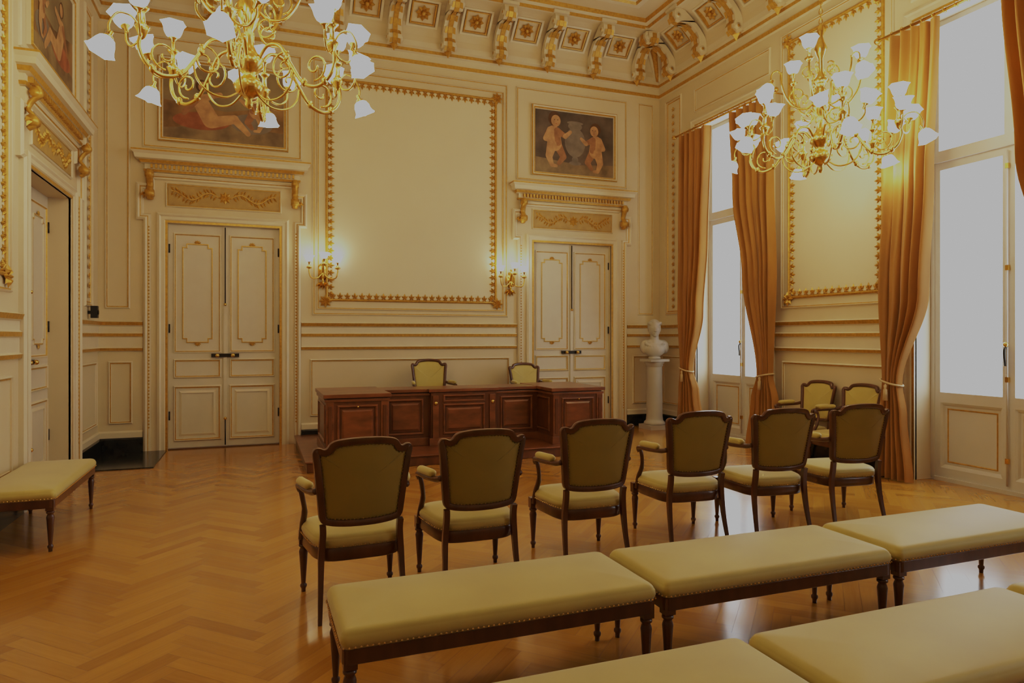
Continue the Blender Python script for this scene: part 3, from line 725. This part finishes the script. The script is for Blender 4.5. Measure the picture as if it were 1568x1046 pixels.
for xx in (2.20,2.98):
    bxp(xx-.04,xx+.04,8.62,8.64,z0+.1,zt-.09,DESKW); ball(mb,(xx,8.612,.68),.025,BRASS,sc=(1,.5,1))
for (a,b) in ((1.58,2.06),(3.12,3.60)): fpanel(a,b,8.72,z0+.14,zt-.13)
mb.build('courtroom_desk',bevel=.004)

# ------------------------------------------------------------------ bust on column
mb=MB()
M=Matrix.Translation((6.30,9.88,0))
box(mb,-.19,.19,-.19,.19,0,.07,MARB,M)
lathe(mb,[(.17,.07),(.18,.09),(.17,.12),(.145,.14),(.14,.18),(.135,.22),(.125,1.03),(.13,1.05),(.145,1.06),(.14,1.08),(.165,1.11),(.17,1.13)],28,MARB,M)
box(mb,-.18,.18,-.18,.18,1.13,1.17,MARB,M)
mb.build('column_pedestal')
mb=MB(); M0=Matrix.Translation((6.30,9.88,1.18))@Matrix.Rotation(radians(-25),4,'Z'); M=M0
def B(c,r,sc): ball(mb,c,r,MARB,20,14,sc,M)
lathe(mb,[(.10,-.008),(.105,.012),(.085,.03),(.075,.05),(.09,.09)],20,MARB,M)
B((0,0,.14),.14,(1.1,.75,.95)); B((0,.01,.25),.15,(1.3,.64,.52)); B((-.165,.01,.19),.075,(1,.95,1.5)); B((.165,.01,.19),.075,(1,.95,1.5)); B((0,-.045,.15),.13,(1.3,.7,1.0))
tube(mb,[(0,.0,.24),(0,-.005,.32),(0,-.01,.42)],[.105,.072,.070],16,MARB,M)
M=M0@Matrix.Translation((0,0,.38))@Matrix.Scale(1.2,4)@Matrix.Translation((0,0,-.40))
B((0,-.01,.50),.100,(.84,1.0,1.22)); B((0,-.055,.44),.055,(.85,.9,.9)); B((0,-.105,.485),.02,(.7,1,1.8)); B((0,-.115,.468),.014,(1.1,1,.8)); B((0,-.10,.435),.016,(1.5,.6,.5))
B((0,-.085,.405),.025,(1,1,.8)); B((-.034,-.09,.515),.02,(1.3,.6,.6)); B((.034,-.09,.515),.02,(1.3,.6,.6))
B((0,.03,.53),.104,(.90,1.0,1.02)); B((0,.10,.48),.05,(1,1,1)); B((-.082,.0,.49),.022,(.4,1,1.5)); B((.082,.0,.49),.022,(.4,1,1.5))
for k in range(12):
    a=k/11*pi; B((.080*cos(a),-.03-.035*sin(a),.570+.01*sin(a*5)),.022,(1,1,.9))
M=M0
for k in range(12):
    a=-.3+k/11*(pi+.6); B((.15*cos(a),-.03-.08*sin(a),.27-.07*sin(a)),.022,(1.3,1,1))
o=mb.build('marble_bust'); md=o.modifiers.new('r','REMESH'); md.mode='VOXEL'; md.voxel_size=.008; md.use_smooth_shade=True
md=o.modifiers.new('s','SMOOTH'); md.iterations=3

mb=MB(T_LEFT); box(mb,9.72,9.80,0.036,.11,1.78,1.93,BLK); lathe(mb,[(.0,0),(.03,.002),(.03,.006),(.0,.007)],12,IRON,Matrix.Translation((9.76,.112,1.85))@Matrix.Rotation(radians(-90),4,'X')); box(mb,9.75,9.77,.0,.04,1.83,1.87,BLK); mb.build('wall_speaker')

# ------------------------------------------------------------------ lamps
def shade(mb,pos,tilt,az,s=1.0):
    M=Matrix.Translation(pos)@Matrix.Rotation(az,4,'Z')@Matrix.Rotation(tilt,4,'Y')@Matrix.Scale(s,4)
    lathe(mb,[(.0,-.045),(.012,-.04),(.014,-.01),(.03,0),(.032,.008),(.0,.012)],10,BRASS,M)
    lathe(mb,[(.022,.005),(.048,.022),(.062,.05),(.064,.078),(.072,.10),(.086,.118)],18,SHADE,M,ruffle=(3,.10,6))
    ball(mb,(0,0,.08),.035,SHADE,8,6,(1,1,1.4),M)
    return M@Vector((0,0,.165))
def spiral(c,r0,turns,a0,sg,n=22):
    return [(c[0]+r0*(1-t*.85)*cos(a0+sg*turns*2*pi*t),c[1]+r0*(1-t*.85)*sin(a0+sg*turns*2*pi*t)) for t in [i/n for i in range(n+1)]]
def chandelier_mesh():
    mb=MB(); L=[]
    lathe(mb,[(0,0),(.018,.01),(.03,.04),(.02,.07),(.045,.09),(.09,.12),(.11,.17),(.08,.21),(.04,.24),(.06,.27),(.10,.31),(.105,.37),(.06,.41),(.035,.46),(.03,.56),(.05,.60),(.075,.66),(.085,.74),(.06,.82),(.035,.86),(.055,.90),(.08,.93),(.05,.97),(.028,1.02),(.024,1.15),(.045,1.2),(.06,1.26),(.035,1.32),(.02,1.38),(.035,1.42),(.03,1.47),(.0,1.52)],24,BRASS)
    def R(az,pts): return [(r*cos(az),r*sin(az),z) for (r,z) in pts]
    for k in range(6):
        az=k*pi/3+.26
        tube(mb,smooth_path(R(az,[(.08,.34),(.16,.44),(.27,.42),(.36,.28),(.46,.14),(.58,.10),(.68,.16),(.72,.26),(.70,.36)]),5),.0135,8,BRASS)
        tube(mb,R(az,spiral((.30,.27),.11,1.4,1.2,1)),.008,6,BRASS); tube(mb,R(az,spiral((.56,.24),.10,1.3,-1.6,1)),.008,6,BRASS)
        tube(mb,R(az,spiral((.15,.58),.09,1.3,-.5,-1)),.008,6,BRASS)
        tube(mb,smooth_path(R(az,[(.06,.12),(.16,.05),(.28,.06),(.36,.14),(.38,.24)]),4),.008,6,BRASS)
        for (r,z) in ((.33,.33),(.47,.14),(.64,.13)):
            ball(mb,(r*cos(az),r*sin(az),z),.024,BRASS,8,5,(1,1,1.3))
        c=Vector((.70*cos(az),.70*sin(az),0))
        MT=Matrix.Translation(c)
        lathe(mb,[(.0,.30),(.02,.32),(.035,.36),(.05,.385),(.03,.40),(.02,.42),(.016,.48),(.03,.50),(.045,.515),(.02,.53),(.014,.58),(0,.585)],12,BRASS,MT)
        L.append(shade(mb,(c.x,c.y,.61),0,az))
        for q in (-1.25,0,1.25):
            a2=az+q
            def S(pts): return [(c.x+r*cos(a2),c.y+r*sin(a2),z) for (r,z) in pts]
            if q==0:
                tube(mb,smooth_path(S([(.0,.36),(.06,.44),(.14,.44),(.19,.36),(.19,.30)]),4),.008,6,BRASS)
                L.append(shade(mb,(c.x+.192*cos(a2),c.y+.192*sin(a2),.27),radians(155),a2))
            else:
                tube(mb,smooth_path(S([(.0,.36),(.06,.30),(.13,.29),(.18,.34),(.185,.40)]),4),.008,6,BRASS)
                L.append(shade(mb,(c.x+.187*cos(a2),c.y+.187*sin(a2),.43),radians(22),a2))
        au=az+pi/6
        tube(mb,smooth_path(R(au,[(.06,.72),(.14,.66),(.25,.68),(.34,.80),(.38,.95),(.38,1.04)]),5),.011,8,BRASS)
        tube(mb,R(au,spiral((.22,.80),.09,1.3,-1.4,1)),.008,6,BRASS); tube(mb,R(au,spiral((.12,1.02),.07,1.3,2,-1)),.007,6,BRASS)
        if k%2==0:
            lathe(mb,[(.0,1.0),(.03,1.02),(.045,1.04),(.02,1.06),(.015,1.09),(0,1.1)],12,BRASS,Matrix.Translation((.38*cos(au),.38*sin(au),0)))
            L.append(shade(mb,(.38*cos(au),.38*sin(au),1.13),0,au))
        else:
            tube(mb,smooth_path(R(au,[(.38,1.02),(.42,1.06),(.47,1.03),(.48,.96)]),4),.008,6,BRASS)
            L.append(shade(mb,(.48*cos(au),.48*sin(au),.93),radians(150),au))
    z=1.5; k=0
    while z<3.55:
        pts=[]
        for i in range(13):
            a=2*pi*i/12; x=.016*cos(a); y=.03*sin(a)
            pts.append((x,0,z+.028+y) if k%2 else (0,x,z+.028+y))
        tube(mb,pts,.005,5,BRASS,cap=False); z+=.05; k+=1
    lathe(mb,[(.0,3.47),(.03,3.48),(.06,3.53),(.11,3.56),(.12,3.578),(0,3.579)],20,BRASS)
    return mb.mesh('chandelier'),L
CM,CL=chandelier_mesh()
def plight(name,pos,w,parent,col=(1,.70,.36),r=.03):
    l=bpy.data.lights.new(name,'POINT'); l.energy=w; l.color=col; l.shadow_soft_size=r
    o=bpy.data.objects.new(name,l); scene.collection.objects.link(o); o.location=pos; o.parent=parent
CW=4.5
for i,(x,y,rz) in enumerate(((-.04,5.30,.1),(5.35,5.33,.78))):
    o=inst(CM,'chandelier',(x,y,3.20),rz)
    for p in CL: plight('bulb_light',p,CW,o)
def sconce(x,z):
    mb=MB(T_BACK); L=[]
    lathe(mb,[(.0,0),(.075,.0),(.08,.012),(.05,.02),(.03,.04),(0,.045)],20,BRASS,Matrix.Translation((x,0,z))@Matrix.Rotation(radians(-90),4,'X')@Matrix.Scale(1.6,4,(0,1,0)))
    tube(mb,smooth_path([(x,.04,z-.22),(x,.07,z-.16),(x,.03,z-.08),(x,.06,z+.02),(x,.10,z+.10),(x,.06,z+.16)],4),.016,8,BRASS)
    for j in range(5): petal(mb,x,z-.14,-pi/2+(j-2)*.45,.13,.05,.03,BRASS,.02)
    for (dx,dn,dz) in ((-.20,.14,.06),(0,.24,.10),(.20,.14,.06)):
        tube(mb,smooth_path([(x,.05,z-.02),(x+dx*.4,.05+dn*.3,z-.10),(x+dx*.85,.02+dn*.8,z-.10),(x+dx,dn,z-.02),(x+dx,dn,z+dz-.02)],5),.009,8,BRASS)
        lathe(mb,[(.0,-.04),(.03,-.03),(.045,-.01),(.02,0),(.015,.02),(0,.03)],12,BRASS,Matrix.Translation((x+dx,dn,z+dz)))
        L.append(shade(mb,(x+dx,dn,z+dz+.06),0,0,.8))
    o=mb.build('wall_sconce')
    for p in L: plight('bulb_light',T_BACK(p[0],p[1],p[2]+.01),1.2,o)
sconce(.93,2.50); sconce(3.86,2.46)

# ------------------------------------------------------------------ world, camera, view
w=bpy.data.worlds.new('daylight'); scene.world=w; w.use_nodes=True
bg=w.node_tree.nodes['Background']; bg.inputs[0].default_value=(.90,.95,1,1); bg.inputs[1].default_value=7.2
cam=bpy.data.cameras.new('camera'); co=bpy.data.objects.new('camera',cam); scene.collection.objects.link(co)
co.location=(0,0,1.55); co.rotation_euler=(radians(90),0,radians(-20.7)); cam.lens=23.92; cam.sensor_width=36; cam.shift_y=-.0049; cam.clip_start=.05
scene.camera=co
vs_=scene.view_settings
vs_.view_transform='Standard'; vs_.look='None'; vs_.exposure=0; vs_.gamma=1
vs_.use_curve_mapping=True
cmn=vs_.curve_mapping; cmn.extend='HORIZONTAL'; c=cmn.curves[3]
c.points[0].location=(0,0); c.points[1].location=(.95,.44)
for p in ((.06,.036),(.2,.15),(.45,.315)): c.points.new(*p)
cmn.update()
